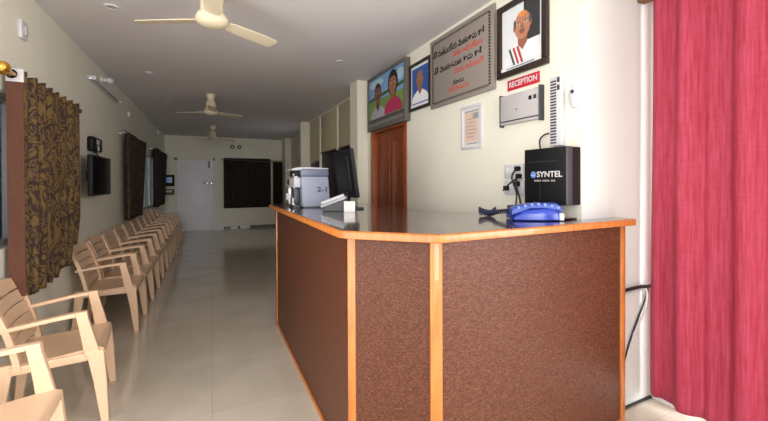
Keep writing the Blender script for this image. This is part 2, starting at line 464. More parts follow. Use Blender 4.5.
# ------------------------------------------------------------------ curtains
def sheet(name, parent, path, ztop, zbot, m, nz=26, th=0.004, drift=None):
    """path: list of (x, y); zbot: function of t or number; hanging cloth"""
    b = MB(); i = b.mi(m); rows = []
    n = len(path)
    for k in range(nz + 1):
        row = []
        for j, (x, y) in enumerate(path):
            tt = j / (n - 1); zb = zbot(tt) if callable(zbot) else zbot; zt = ztop(tt) if callable(ztop) else ztop
            s = k / nz; dx, dy = drift(tt, s) if drift else (0, 0)
            row.append(b.bm.verts.new((x + dx, y + dy, zt + (zb - zt) * s)))
        rows.append(row)
    for a, c in zip(rows, rows[1:]):
        for j in range(n - 1):
            f = b.bm.faces.new((a[j], a[j + 1], c[j + 1], c[j])); f.material_index = i
    o = b.build(name, parent, angle=80)
    md = o.modifiers.new('thickness', 'SOLIDIFY'); md.thickness = th; md.offset = 0
    return o


def pleats(y0, y1, x, amp, n, steps=10, ph=0.0):
    return [(x + amp * sin(2 * pi * n * k / (n * steps) + ph) + amp * 0.25 * sin(5.3 * k / steps + 1), y0 + (y1 - y0) * k / (n * steps)) for k in range(n * steps + 1)]


# near damask curtain
t = thing('window_curtain', 'large brown and gold damask curtain nearest on the cream wall, with a russet edge strip', 'curtain', (0, 0, 0))
sheet('cloth', t, pleats(3.0, 4.14, -1.066, 0.024, 8), lambda s: 2.07 + 0.012 * sin(s * 50), lambda s: 0.66 + 0.01 * sin(40 * s) + (0.0 if s < 0.62 else 0.05 if s < 0.8 else 0.16 + 0.05 * s), 'damask',
      drift=lambda t_, s: (0.0, (-0.10 * t_ * max(0, s - 0.8) / 0.2)))
MB().box((-1.112, 2.967, 0.685), (-1.032, 2.975, 2.0), 'lining').build('edge_strip', t)
b = MB().box((-1.111, 2.962, 2.0), (-1.029, 2.975, 2.08), 'white', 0.002)
h = b.build('header_tab', t)
MB().lathe([(0.014, 0.0), (0.028, -0.004), (0.028, -0.008), (0.012, -0.008)], (-1.082, 2.962, 2.045), 'black', 'Y', 20).build('eyelet', h)
t = thing('curtain_rod', 'brass curtain rod with ball finial carrying the large gold damask curtain', 'curtain rod', (0, 0, 0))
MB().tube([(-1.066, 2.79, 2.04), (-1.066, 4.2, 2.045)], 0.011, 'brass').build('rod', t)
for y, s in ((2.81, 1), ):
    MB().lathe([(0.012, -0.05), (0.03, -0.04), (0.02, -0.03), (0.038, 0.0), (0.03, 0.028), (0.012, 0.035)], (-1.066, y, 2.042), 'brass', 'Y', 18).build('finial', t)
for y in (2.86, 4.16): MB().box((LW, y, 2.015), (-1.055, y + 0.02, 2.035), 'brass').build('bracket', t)

# pair of curtains on the farther left window
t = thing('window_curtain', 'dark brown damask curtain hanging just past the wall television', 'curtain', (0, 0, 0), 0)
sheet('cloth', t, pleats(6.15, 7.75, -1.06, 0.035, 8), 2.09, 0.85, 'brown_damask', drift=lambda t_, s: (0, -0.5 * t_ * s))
t = thing('window_curtain', 'dark curtain on the side wall beyond the pale window strip, next to the far wall', 'curtain', (0, 0, 0))
sheet('cloth', t, pleats(9.0, 11.1, -1.06, 0.04, 9), 2.12, 0.86, 'dark_damask', drift=lambda t_, s: (0, -0.6 * t_ * s))
t = thing('curtain_rod', 'thin pale rod with round ends holding the two dark curtains beyond the television', 'curtain rod')
MB().tube([(-1.06, 6.0, 2.075), (-1.06, 11.3, 2.09)], 0.011, 'steel').build('rod', t)
for y in (6.0, 11.3):
    MB().lathe([(0.0, -0.035), (0.026, -0.02), (0.034, 0.0), (0.026, 0.02), (0.0, 0.035)], (-1.06, y, 2.08), 'steel', 'Y', 14).build('finial', t)
for y in (6.08, 8.6, 11.2): MB().box((LW, y, 2.06), (-1.05, y + 0.02, 2.08), 'steel').build('bracket', t)

# far wall curtains
for (x0, x1, zt, zb, n), lab in (((0.35, 1.66, 2.10, 0.62, 12), 'wide dark curtain over the window on the far wall'),
                                 ((1.765, 2.06, 2.02, 0.66, 4), 'narrow dark curtain strip on the far wall beside the end of the side wall')):
    t = thing('window_curtain', lab, 'curtain')
    pth = [(x0 + (x1 - x0) * k / (n * 8), FY - 0.085 + 0.028 * sin(2 * pi * k / 8)) for k in range(n * 8 + 1)]
    sheet('cloth', t, pth, zt, zb, 'dark_damask', nz=8)
t = tag(MB().tube([(0.25, FY - 0.085, 2.05), (2.02, FY - 0.085, 2.0)], 0.011, 'steel').box((0.27, FY - 0.09, 2.04), (0.29, FY, 2.06), 'steel').build('curtain_rod'), 'thin rod behind the dark curtains on the far wall', 'curtain rod')

# pink curtain by the entrance
t = thing('door_curtain', 'bright pink full-length curtain hanging beside the reception counter', 'curtain')
pth = []
for k in range(121):
    s = k / 120; y = 1.285 - 1.15 * s
    x = 2.405 + 0.030 * sin(2 * pi * 4.2 * s + 0.6) + 0.014 * sin(2 * pi * 9.3 * s + 1.5) + 0.004 * sin(2 * pi * 19 * s)
    if s < 0.05: x -= 0.03 * sin(pi * s / 0.05)
    pth.append((x, y))
sheet('cloth', t, pth, 2.60, lambda s: 0.075 + 0.004 * sin(20 * s), 'pink', nz=40,
      drift=lambda t_, s: (0.006 * sin(6 * s + 9 * t_), 0.012 * s * (1 - t_)))
t = thing('curtain_rod', 'brown wooden curtain rod end above the pink curtain', 'curtain rod')
MB().tube([(2.405, 1.32, 2.63), (2.405, 0.0, 2.63)], 0.016, 'dark_wood').build('rod', t)
MB().box((2.37, 1.28, 2.47), (2.44, 1.345, 2.66), 'dark_brown', 0.012).build('bracket', t)

# ------------------------------------------------------------------ reception counter
ZT = 1.165
t = thing('reception_counter', 'L-shaped reception counter with brown laminate panels and orange wood trim', 'counter', (1.2, 2.0, 0))
o_ = Vector((1.2, 2.0))
L2 = lambda pts: [(x - o_.x, y - o_.y) for x, y in pts]
P0, P1, P2, P3 = (0.575, 3.62), (0.575, 1.575), (0.872, 1.268), (2.115, 1.268)
ins = 0.02


def wallpanel(a, c, z0, z1, m, name, th=0.02):
    a = Vector(a); c = Vector(c); d = (c - a).normalized(); n = Vector((-d.y, d.x))
    if n.dot(Vector((1.2, 2.4)) - a) < 0: n = -n
    pts = [a, c, c + n * th, a + n * th]
    return MB().prism(L2([(q.x, q.y) for q in pts]), z0, z1, m).build(name, t)


wallpanel(P0, P1, 0.03, ZT - 0.03, 'laminate', 'side_panel')
wallpanel((P1[0] + 0.003, P1[1]), (P2[0], P2[1] + 0.003), 0.03, ZT - 0.03, 'laminate', 'corner_panel')
wallpanel(P2, P3, 0.03, ZT - 0.03, 'laminate', 'front_panel')
wallpanel((0.6, 3.62), (1.36, 3.62), 0.03, ZT - 0.03, 'laminate', 'end_panel')
wallpanel((1.36, 3.6), (1.36, 1.85), 0.03, ZT - 0.03, 'laminate', 'inner_panel')
wallpanel((1.36, 1.83), (1.862, 1.83), 0.03, ZT - 0.03, 'laminate', 'inner_panel')


def post(cx, cy, hw, hd, rz, name='post'):
    p = MB().box((-hw, -hd, 0.0), (hw, hd, ZT - 0.03), 'orange_wood', 0.004).build(name, t)
    p.location = (cx - o_.x, cy - o_.y, 0); p.rotation_euler.z = rz
    return p


ang = math.atan2(P2[1] - P1[1], P2[0] - P1[0])
post(0.580, 3.60, 0.014, 0.02, 0)
post(0.592, 1.578, 0.020, 0.016, ang)
post(0.856, 1.285, 0.0255, 0.014, ang * 0.5)
post(2.100, 1.272, 0.018, 0.014, 0)
b = MB(); b.box((P0[0] - 0.008, P1[1], 0), (P0[0] + 0.01, P0[1], 0.03), 'orange_wood'); pl = b
q = [(P1[0] - 0.006, P1[1]), (P2[0], P2[1] - 0.006), (P2[0], P2[1] + 0.01), (P1[0] + 0.01, P1[1])]
pl.prism(q, 0, 0.03, 'orange_wood'); pl.box((P2[0], P2[1] - 0.006, 0), (P3[0], P2[1] + 0.01, 0.03), 'orange_wood')
for v in pl.bm.verts: v.co.x -= o_.x; v.co.y -= o_.y
pl.build('plinth', t)
S = [(0.525, 3.66), (0.525, 1.525), (0.838, 1.232), (2.135, 1.232), (2.135, 1.343), (1.863, 1.343), (1.863, 1.87), (1.42, 1.90), (1.42, 3.66)]
MB().prism(L2(S), ZT - 0.03, ZT, 'granite').build('countertop', t, bev=0.002)
E_ = [(0.525, 3.66), (0.525, 1.545), (0.545, 1.506), (0.68, 1.380), (0.80, 1.268), (0.852, 1.232), (2.135, 1.232)]
outer = []
ei = [Vector(p) for p in E_]
off = []
for k, p in enumerate(ei):
    d = (ei[min(k + 1, len(ei) - 1)] - ei[max(k - 1, 0)]).normalized(); off.append(p + Vector((d.y, -d.x)) * 0.014)
b = MB()
rings = []
for p, q in zip(ei, off):
    p2, q2 = p - o_, q - o_
    rings.append([(p2.x, p2.y, ZT - 0.036), (q2.x, q2.y, ZT - 0.034), (q2.x, q2.y, ZT - 0.004), (p2.x, p2.y, ZT + 0.0015)])
b.loft(rings, 'orange_wood'); b.build('edge_trim', t, bev=0.003)
MB().box((2.135 - o_.x, 1.219 - o_.y, ZT - 0.036), (2.148 - o_.x, 1.343 - o_.y, ZT + 0.001), 'orange_wood', 0.003).build('edge_trim', t)


# ------------------------------------------------------------------ chairs
def make_chair():
    c = thing('plastic_armchair', 'beige moulded plastic armchair', 'chair', group='beige plastic chairs in the row along the wall')
    HW = 0.235
    # seat: slightly dished shell with rolled front edge and side skirts
    b = MB(); rings = []
    prof = [(-0.185, 0.405), (-0.10, 0.398), (0.02, 0.402), (0.14, 0.414), (0.205, 0.418), (0.228, 0.408), (0.235, 0.385)]
    for x, z in prof:
        row_t = []; ny = 9
        hw = 0.205 + 0.022 * (x + 0.185) / 0.42
        for k in range(ny):
            s = -1 + 2 * k / (ny - 1)
            row_t.append((x, s * hw, z + 0.012 * s * s))
        rings.append(row_t + [(x - 0.004, p[1] * 0.99, p[2] - 0.016) for p in reversed(row_t)])
    b.loft(rings, 'chair')
    b.build('seat', c, angle=50)
    ap = MB()
    ap.box((0.206, -0.19, 0.355), (0.224, 0.19, 0.40), 'chair', 0.004)
    for s in (-1, 1): ap.box((-0.17, s * 0.222 - 0.009, 0.362), (0.19, s * 0.222 + 0.009, 0.408), 'chair', 0.004)
    ap.build('apron', c)
    # backrest: two posts, horizontal slats with narrow slits, rounded top
    b = MB()
    bx = lambda z: -0.135 - 0.055 * max(0, (z - 0.40) / 0.42) - 0.07 * max(0, (z - 0.40) / 0.42) ** 2
    for s in (-1, 1):
        st = []
        for k in range(9):
            z = 0.385 + (0.795 - 0.385) * k / 8
            st.append(((bx(z), s * (0.222 + 0.008 * k / 8 - (0.01 if k == 8 else 0)), z), 0.014, 0.017))
        b.bar(st, 'chair')
    z = 0.455
    for k in range(5):
        hgt = 0.062 if k < 4 else 0.075
        r = []
        for q in range(9):
            s = -1 + 2 * q / 8; y = s * 0.224; bow = -0.022 * (1 - s * s)
            za, zb_ = z, z + hgt - (0.02 * abs(s) ** 3 if k == 4 else 0)
            r.append([(bx(za) + bow - 0.005, y, za), (bx(za) + bow + 0.006, y, za), (bx(zb_) + bow + 0.006, y, zb_), (bx(zb_) + bow - 0.005, y, zb_)])
        b.loft(r, 'chair'); z += 0.072
    b.build('backrest', c, angle=40)
    for s in (-1, 1):
        # arm: strip running forward then turning down into a broad upright
        b = MB(); r = []
        pts = [(-0.215, 0.218, 0.602, 0.018, 0.011), (-0.10, 0.228, 0.618, 0.020, 0.011), (0.03, 0.236, 0.634, 0.022, 0.011), (0.11, 0.238, 0.640, 0.023, 0.012)]
        for x, y, zz, hw, th in pts:
            r.append([(x, s * y - hw, zz - th), (x, s * y + hw, zz - th), (x, s * y + hw, zz + th), (x, s * y - hw, zz + th)])
        b.loft(r, 'chair')
        b.bar([((0.132, s * 0.238, 0.652), 0.026, 0.021), ((0.138, s * 0.238, 0.61), 0.026, 0.018), ((0.16, s * 0.236, 0.50), 0.030, 0.015), ((0.178, s * 0.231, 0.395), 0.036, 0.012)], 'chair')
        b.build('armrest', c, bev=0.004)
    for s in (-1, 1):
        b = MB(); b.bar([((0.190, s * 0.228, 0.415), 0.040, 0.018), ((0.212, s * 0.236, 0.25), 0.031, 0.018), ((0.235, s * 0.246, 0.0), 0.019, 0.015)], 'chair')
        b.build('leg', c, bev=0.005)
        b = MB(); b.bar([((-0.185, s * 0.210, 0.42), 0.035, 0.016), ((-0.205, s * 0.214, 0.25), 0.028, 0.016), ((-0.238, s * 0.222, 0.0), 0.018, 0.014)], 'chair')
        b.build('leg', c, bev=0.005)
    return c


chair0 = make_chair()
spots = [(-0.855, 1.93, 2), (-0.825, 2.81, 7)]
for k in range(11): spots.append((-0.862, 4.265 + 0.535 * k, 0))
labs = ['nearest beige plastic armchair, cut off by the lower corner of the picture',
        'second beige plastic armchair of the row, standing alone below the large gold curtain',
        'third beige plastic armchair, first of the tight row, beside the large curtain hem',
        'fourth beige plastic armchair of the row, the one below the near half of the television',
        'fifth beige plastic armchair of the row, below the far end of the television',
        'sixth beige plastic armchair of the row, against bare wall past the television',
        'seventh beige plastic armchair of the row, at the near edge of the second dark curtain',
        'eighth beige plastic armchair of the row, in front of the second dark curtain',
        'ninth beige plastic armchair counted from the nearest one of the row',
        'tenth beige plastic armchair of the row, fourth from its far end',
        'third beige plastic armchair from the far end of the row',
        'second beige plastic armchair from the far end of the row',
        'last beige plastic armchair at the far end of the row, nearest the white door']
for k, ((x, y, a), lab) in enumerate(zip(spots, labs)):
    c = chair0 if k == 0 else copy_tree(chair0)
    c.location = (x, y, 0); c.rotation_euler.z = radians(a + (random.uniform(-1, 1) if k > 2 else 0)); c['label'] = lab


# ------------------------------------------------------------------ ceiling fans and lights
def make_fan(loc, rz, label, spin):
    z = loc[2]
    t = thing('ceiling_fan', label, 'ceiling fan', loc, 0, 'cream ceiling fans')
    H = CZ - z
    MB().lathe([(0.012, H - 0.10), (0.05, H - 0.08), (0.062, H - 0.03), (0.066, H - 0.0)], (0, 0, 0), 'offwhite').build('canopy', t)
    MB().lathe([(0.012, 0.10), (0.012, H - 0.06)], (0, 0, 0), 'offwhite', n=12).build('rod', t)
    MB().lathe([(0.015, 0.20), (0.05, 0.185), (0.068, 0.15), (0.072, 0.06), (0.088, 0.045), (0.102, 0.02), (0.102, -0.002), (0.086, -0.02), (0.05, -0.034), (0.01, -0.038)], (0, 0, 0), 'offwhite', n=32).build('motor', t)
    for k in range(3):
        a = spin + 2 * pi * k / 3
        b = MB(); r = []
        for x, hw in ((0.11, 0.038), (0.16, 0.050), (0.25, 0.054), (0.40, 0.057), (0.48, 0.057), (0.51, 0.050), (0.52, 0.03)):
            tilt = 0.20
            r.append([(x, -hw, hw * tilt - 0.0025 + 0.01), (x, 0, -0.006 + 0.01), (x, hw, -hw * tilt - 0.0025 + 0.01), (x, hw, -hw * tilt + 0.0025 + 0.01), (x, 0, 0.0 + 0.01), (x, -hw, hw * tilt + 0.0025 + 0.01)])
        b.loft(r, 'offwhite')
        bl = b.build('blade', t); bl.rotation_euler.z = a
        br = MB().box((0.06, -0.018, 0.008), (0.17, 0.018, 0.018), 'offwhite', 0.003).build('blade_bracket', bl)
    return t


make_fan((0.017, 2.72, 2.468), 0, 'cream ceiling fan nearest the viewer, cropped at the top of the picture', radians(151))
make_fan((0.015, 6.05, 2.43), 0, 'middle cream ceiling fan, shadowy, above the waiting chairs', radians(152))
make_fan((0.06, 9.4, 2.40), 0, 'farthest cream ceiling fan in front of the far wall', radians(20))


def downlight(x, y, lab):
    t = thing('ceiling_light', lab, 'ceiling light', (x, y, CZ), group='small round ceiling lights')
    MB().lathe([(0.030, -0.003), (0.036, -0.008), (0.044, -0.007), (0.050, 0.0)], (0, 0, 0), 'ceiling').build('ring', t)
    MB().lathe([(0.001, -0.006), (0.031, -0.005), (0.031, -0.001)], (0, 0, 0), 'silver').build('diffuser', t)


for x, y, lab in ((-0.656, 3.34, 'small round ceiling light beyond the blade tip of the nearest fan'), (-0.656, 5.16, 'small round ceiling light, middle one of the line above the chair row'),
                  (-0.64, 6.97, 'small round ceiling light farthest along the line above the chair row'), (1.296, 3.81, 'small round ceiling light near the tilted couple portrait')):
    downlight(x, y, lab)

# ------------------------------------------------------------------ things on the left wall
t = thing('wall_television', 'black flat television on a bracket on the cream wall above the chairs', 'television', (LW, 4.675, 1.455), ROT_L)
MB().box((-0.355, -0.125, -0.20), (0.355, -0.085, 0.20), 'black', 0.006).build('casing', t)
MB().box((-0.335, -0.1265, -0.18), (0.335, -0.124, 0.185), 'screen').build('screen', t)
MB().box((-0.12, -0.088, -0.10), (0.12, -0.05, 0.10), 'charcoal', 0.004).box((-0.05, -0.052, -0.05), (0.05, -0.0, 0.05), 'charcoal', 0.004).build('bracket', t)
t = thing('wall_box', 'small black wall box with pale dials mounted above the television', 'wall box', (LW, 4.83, 1.79), ROT_L)
MB().box((-0.17, -0.06, -0.075), (0.17, 0, 0.075), 'black', 0.02, 3).build('casing', t)
MB().box((-0.06, -0.063, 0.0), (0.06, -0.058, 0.05), 'silver', 0.003).build('display', t)
MB().lathe([(0.035, -0.058), (0.03, -0.066), (0.001, -0.066)], (0, 0, -0.04), 'silver', 'Y', 16).build('dial', t)
tag(MB().tube(bez([(LW + 0.012, 4.86, 1.72), (LW + 0.03, 4.95, 1.68), (LW + 0.02, 4.9, 1.63), (LW + 0.05, 4.8, 1.58)]), 0.006, 'cable').build('black_cable'), 'short black cable between the wall box and the television', 'cable')
t = thing('tube_light', 'tube light batten high on the cream wall near the ceiling', 'tube light', (LW, 5.35, 2.48), ROT_L)
MB().box((-0.64, -0.035, -0.022), (0.64, 0, 0.022), 'alum', 0.004).build('batten', t)
MB().tube([(-0.60, -0.055, 0), (0.60, -0.055, 0)], 0.013, 'white', 12).build('tube', t)
for s in (-1, 1): MB().box((s * 0.61 - 0.018, -0.07, -0.02), (s * 0.61 + 0.018, 0, 0.02), 'white', 0.004).build('end_cap', t)
t = thing('bulb_holder', 'small white bulb holder on the wall just above the tube light', 'lamp', (LW, 5.25, 2.585), ROT_L)
MB().lathe([(0.04, 0), (0.04, -0.015), (0.024, -0.02), (0.024, -0.05)], (0, 0, 0), 'white', 'Y', 16).build('holder', t)
MB().lathe([(0.02, -0.048), (0.034, -0.075), (0.034, -0.095), (0.015, -0.115), (0.001, -0.118)], (0, 0, 0), 'white', 'Y', 16).build('bulb', t)
t = thing('switch_plate', 'small white switch plate high on the wall above the large curtain', 'switch', (LW, 3.255, 2.41), ROT_L)
MB().box((-0.045, -0.02, -0.06), (0.045, 0, 0.06), 'white', 0.005).build('plate', t)
MB().box((0.0, -0.028, -0.03), (0.03, -0.018, 0.03), 'silver', 0.004).build('rocker', t)
tag(MB().box((-0.03, -0.03, -0.035), (0.03, 0, 0.035), 'white', 0.006).lathe([(0.018, -0.03), (0.014, -0.04), (0.001, -0.04)], (0, 0, 0), 'silver', 'Y', 12).build('junction_box', loc=(LW, 6.75, 2.44), rotz=ROT_L), 'tiny pale junction box on the wall above the first dark curtain', 'junction box')
tag(MB().box((-0.05, -0.03, -0.05), (0.05, 0, 0.05), 'white', 0.006).lathe([(0.025, -0.03), (0.02, -0.045), (0.001, -0.045)], (0, 0, 0), 'silver', 'Y', 12).build('junction_box', loc=(LW, 10.2, 2.6), rotz=ROT_L), 'tiny pale junction box on the wall above the dark curtain next to the far wall', 'junction box')

# small monitor and box in the far corner
t = thing('small_monitor', 'small monitor with a faintly lit bluish screen in the far corner beside the white door', 'monitor', (-1.01, 11.42, 1.44))
MB().box((-0.12, -0.03, -0.155), (0.12, 0.03, 0.155), 'black', 0.008).build('casing', t)
MB().box((-0.075, -0.033, -0.06), (0.065, -0.029, 0.09), 'screen_on').build('screen', t)
MB().box((-0.13, 0.0, -0.03), (-0.10, 0.10, 0.03), 'charcoal').box((-0.13, 0.02, -0.03), (0.0, 0.04, 0.03), 'charcoal').build('bracket', t)
t = thing('wall_box', 'small maroon box mounted below the little monitor in the far corner', 'wall box', (LW, 11.42, 1.13), ROT_L)
MB().box((-0.09, -0.24, -0.075), (0.09, 0, 0.075), 'dirt', 0.008).build('casing', t)
MB().box((-0.095, -0.2, -0.012), (-0.088, -0.04, 0.05), 'silver').build('front_plate', t)

# two round fittings on the far wall
for x, lab in ((0.60, 'small round dark fitting above the far wall curtain, the one nearer the door'), (0.79, 'small round dark fitting above the far wall curtain, the one farther from the door')):
    t = thing('wall_fitting', lab, 'fitting', (x, FY, 2.44), group='round fittings on the far wall')
    MB().lathe([(0.06, 0), (0.06, -0.02), (0.045, -0.035)], (0, 0, 0), 'charcoal', 'Y', 18).build('base', t)
    MB().lathe([(0.032, -0.03), (0.028, -0.05), (0.001, -0.055)], (0, 0, 0), 'panel', 'Y', 14).build('knob', t)
# white blocks added to stand for patches of light along the far skirting
for x0, x1, z1, lab in ((0.10, 0.34, 0.085, 'white block standing for a light patch right beside the white far door'), (0.52, 0.72, 0.07, 'white block standing for a light patch at the far wall, middle of three'), (0.80, 1.06, 0.085, 'white block standing for a light patch at the far wall, farthest from the door')):
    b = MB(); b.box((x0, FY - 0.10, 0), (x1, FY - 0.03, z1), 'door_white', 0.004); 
    o = tag(b.build('light_patch'), lab, 'light_patch', 'white light patch blocks by the far wall')
    MB().box((x0 + 0.01, FY - 0.102, z1 * 0.45), (x1 - 0.01, FY - 0.099, z1 * 0.55), 'silver').build('patch_band', o)


# ------------------------------------------------------------------ framed pictures and signs on the right wall
def frame(t, w, h, bar, dep, m, inner='dark_wood'):
    b = MB()
    for lo, hi in (((-w / 2, -dep, -h / 2), (w / 2, 0, -h / 2 + bar)), ((-w / 2, -dep, h / 2 - bar), (w / 2, 0, h / 2)),
                   ((-w / 2, -dep, -h / 2 + bar), (-w / 2 + bar, 0, h / 2 - bar)), ((w / 2 - bar, -dep, -h / 2 + bar), (w / 2, 0, h / 2 - bar))):
        b.box(lo, hi, m, 0.004)
    return b.build('frame', t)


class Art:
    """flat printed picture: coloured shapes on a sheet"""

    def __init__(self, y0):
        self.b = MB(); self.y = y0; self.k = 0

    def poly(self, pts, m):
        y = self.y - 0.00035 * self.k; self.k += 1
        self.b.flat([(p[0], y, p[1]) for p in pts], m); return self

    def rect(self, x0, z0, x1, z1, m): return self.poly([(x0, z0), (x1, z0), (x1, z1), (x0, z1)], m)

    def ell(self, cx, cz, rx, rz, m, n=22, a0=0.0, a1=2 * pi):
        full = abs(a1 - a0 - 2 * pi) < 1e-6
        return self.poly([(cx + rx * cos(a0 + (a1 - a0) * k / (n if full else n - 1)), cz + rz * sin(a0 + (a1 - a0) * k / (n if full else n - 1))) for k in range(n)], m)


PM = lambda n, c: MT.setdefault(n, mat(n, c, 0.5))
PM('skin_mid', (156, 104, 78)); PM('skin_deep', (96, 60, 44)); PM('skin', (186, 128, 100)); PM('skin_dark', (132, 84, 60)); PM('skin_shade', (150, 98, 74)); PM('hair', (30, 26, 26)); PM('hair_grey', (92, 88, 86)); PM('lips', (160, 76, 70))
PM('sky_print', (120, 164, 206)); PM('sky_pale', (176, 204, 222)); PM('field_print', (116, 146, 78)); PM('field_dark', (66, 96, 62)); PM('sari', (176, 44, 92)); PM('shirt', (232, 232, 236)); PM('shirt_grey', (170, 168, 176))
PM('deep_blue', (52, 88, 160)); PM('grey_print', (150, 156, 158)); PM('pale_print', (222, 226, 228)); PM('dark_print', (52, 52, 54)); PM('scarf_red', (186, 56, 48)); PM('scarf_dark', (70, 76, 66)); PM('saffron', (222, 140, 70)); PM('peach_print', (222, 190, 172)); PM('silver_mount', (98, 94, 88))


def person_print(a, cx, cz, s, skin='skin', shirt='shirt', hair='hair', kind='man', shade='skin_shade'):
    """head and shoulders, s = head half height"""
    if kind == 'woman': a.ell(cx, cz + 0.10 * s, 0.98 * s, 1.22 * s, hair)
    a.poly([(cx - 1.8 * s, cz - 2.6 * s), (cx + 1.8 * s, cz - 2.6 * s), (cx + 1.7 * s, cz - 2.0 * s), (cx + 1.3 * s, cz - 1.6 * s), (cx + 0.5 * s, cz - 1.2 * s), (cx - 0.5 * s, cz - 1.2 * s), (cx - 1.3 * s, cz - 1.6 * s), (cx - 1.7 * s, cz - 2.0 * s)], shirt)
    a.poly([(cx - 0.42 * s, cz - 1.3 * s), (cx, cz - 1.75 * s), (cx + 0.42 * s, cz - 1.3 * s), (cx + 0.42 * s, cz - 0.6 * s), (cx - 0.42 * s, cz - 0.6 * s)], shade)
    for q in (-1, 1): a.ell(cx + q * 0.74 * s, cz - 0.05 * s, 0.12 * s, 0.24 * s, shade, 10)
    a.ell(cx, cz, 0.74 * s, 1.0 * s, skin)
    if kind == 'bald':
        for q in (-1, 1): a.ell(cx + q * 0.70 * s, cz + 0.22 * s, 0.12 * s, 0.34 * s, 'hair_grey', 12)
    else:
        a.poly([(cx + 0.80 * s * cos(t_), cz + 0.18 * s + 0.90 * s * sin(t_)) for t_ in [pi * k / 14 for k in range(15)]] + [(cx - 0.62 * s, cz + 0.52 * s), (cx - 0.2 * s, cz + 0.66 * s), (cx + 0.3 * s, cz + 0.66 * s), (cx + 0.62 * s, cz + 0.52 * s)], hair)
    for q in (-1, 1):
        a.rect(cx + q * 0.32 * s - 0.17 * s, cz + 0.24 * s, cx + q * 0.32 * s + 0.17 * s, cz + 0.30 * s, hair)
        a.ell(cx + q * 0.32 * s, cz + 0.10 * s, 0.13 * s, 0.06 * s, 'shirt', 10); a.ell(cx + q * 0.32 * s, cz + 0.10 * s, 0.06 * s, 0.06 * s, 'hair', 8)
    a.poly([(cx - 0.06 * s, cz + 0.1 * s), (cx + 0.06 * s, cz + 0.1 * s), (cx + 0.17 * s, cz - 0.24 * s), (cx - 0.17 * s, cz - 0.24 * s)], shade)
    if kind != 'woman': a.poly([(cx - 0.3 * s, cz - 0.46 * s), (cx + 0.3 * s, cz - 0.46 * s), (cx + 0.2 * s, cz - 0.33 * s), (cx - 0.2 * s, cz - 0.33 * s)], 'hair' if kind == 'man' else 'hair_grey')
    else: a.ell(cx, cz + 0.42 * s, 0.06 * s, 0.06 * s, 'scarf_red', 8)
    a.ell(cx, cz - 0.56 * s, 0.22 * s, 0.06 * s, 'lips', 10)


# couple portrait, leaning forward over the wooden door
t = thing('framed_portrait', 'framed portrait of a couple hung above the wooden door', 'picture', (RW, 3.748, 2.008), ROT_R)
w_, h_ = 0.995, 0.655
b = MB()
for lo, hi in (((-w_ / 2, -0.066, 0), (w_ / 2, 0.0, 0.035)), ((-w_ / 2, -0.066, h_ - 0.035), (w_ / 2, 0.0, h_)), ((-w_ / 2, -0.066, 0.035), (-w_ / 2 + 0.035, 0.0, h_ - 0.035)), ((w_ / 2 - 0.035, -0.066, 0.035), (w_ / 2, 0.0, h_ - 0.035))):
    b.box(lo, hi, 'silver_mount', 0.006)
b.build('frame', t)
a = Art(-0.050)
X0, X1, Z0, Z1 = -w_ / 2 + 0.03, w_ / 2 - 0.03, 0.03, h_ - 0.03
a.rect(X0, Z0, X1, Z1, 'sky_print'); a.ell(-0.25, 0.55, 0.2, 0.05, 'sky_pale'); a.ell(0.36, 0.52, 0.10, 0.06, 'sky_pale'); a.rect(X0, 0.13, X1, 0.35, 'field_print'); a.poly([(X0, 0.35), (X1, 0.40), (X1, 0.44), (X0, 0.39)], 'field_dark')
person_print(a, -0.20, 0.42, 0.118, 'skin_dark', 'shirt_grey', 'hair', 'man', 'skin_deep')
person_print(a, 0.20, 0.45, 0.118, 'skin_mid', 'sari', 'hair', 'woman', 'skin_dark')
a.rect(X0, -0.0 + Z0, X1, 0.13, 'silver_mount'); a.rect(X0, 0.104, X1, 0.118, 'dark_print')
for k in range(34): a.rect(X0 + 0.008 + k * 0.0275, 0.05, X0 + 0.022 + k * 0.0275, 0.078, 'grey_print')
# shapes that reach under the mount are trimmed by it
a.b.build('print', t)

# small blue portrait
t = thing('framed_portrait', 'small dark-framed portrait of a man on a blue background', 'picture', (RW, 3.052, 2.325), ROT_R)
frame(t, 0.395, 0.47, 0.03, 0.025, 'dark_wood')
a = Art(-0.010); a.rect(-0.17, -0.208, 0.17, 0.208, 'pale_print'); a.rect(-0.15, -0.175, 0.15, 0.18, 'deep_blue')
person_print(a, 0.0, 0.06, 0.086, 'skin_mid', 'shirt', 'hair_grey', 'bald'); a.rect(-0.17, -0.208, 0.17, -0.178, 'pale_print')
a.b.build('print', t)

# engraved plaque
t = thing('stone_plaque', 'large grey engraved plaque with black and red writing on the cream wall', 'plaque', (RW - 0.002, 2.428, 2.354), ROT_R)
w_, h_ = 0.835, 0.615
MB().box((-w_ / 2, -0.022, -h_ / 2), (w_ / 2, 0, h_ / 2), 'stone', 0.003).build('slab', t)
b = MB(); yy = -0.0226; X, Z = w_ / 2 - 0.045, h_ / 2 - 0.040
n = 46
for k in range(n):
    x = -X + 2 * X * (k + 0.5) / n; d = X / n * 0.72
    for s in (-1, 1): b.flat([(x - d, yy, s * Z - 0.010), (x + d * 0.4, yy, s * Z - 0.010), (x + d, yy, s * Z + 0.010), (x - d * 0.4, yy, s * Z + 0.010)], 'ink')
n = 24
for k in range(n):
    z = -Z + 2 * Z * (k + 0.5) / n; d = Z / n * 0.66
    for s in (-1, 1): b.flat([(s * X - 0.011, yy, z - d), (s * X + 0.011, yy, z - d), (s * X + 0.011, yy, z + d), (s * X - 0.011, yy, z + d)], 'ink')
b.build('border', t)
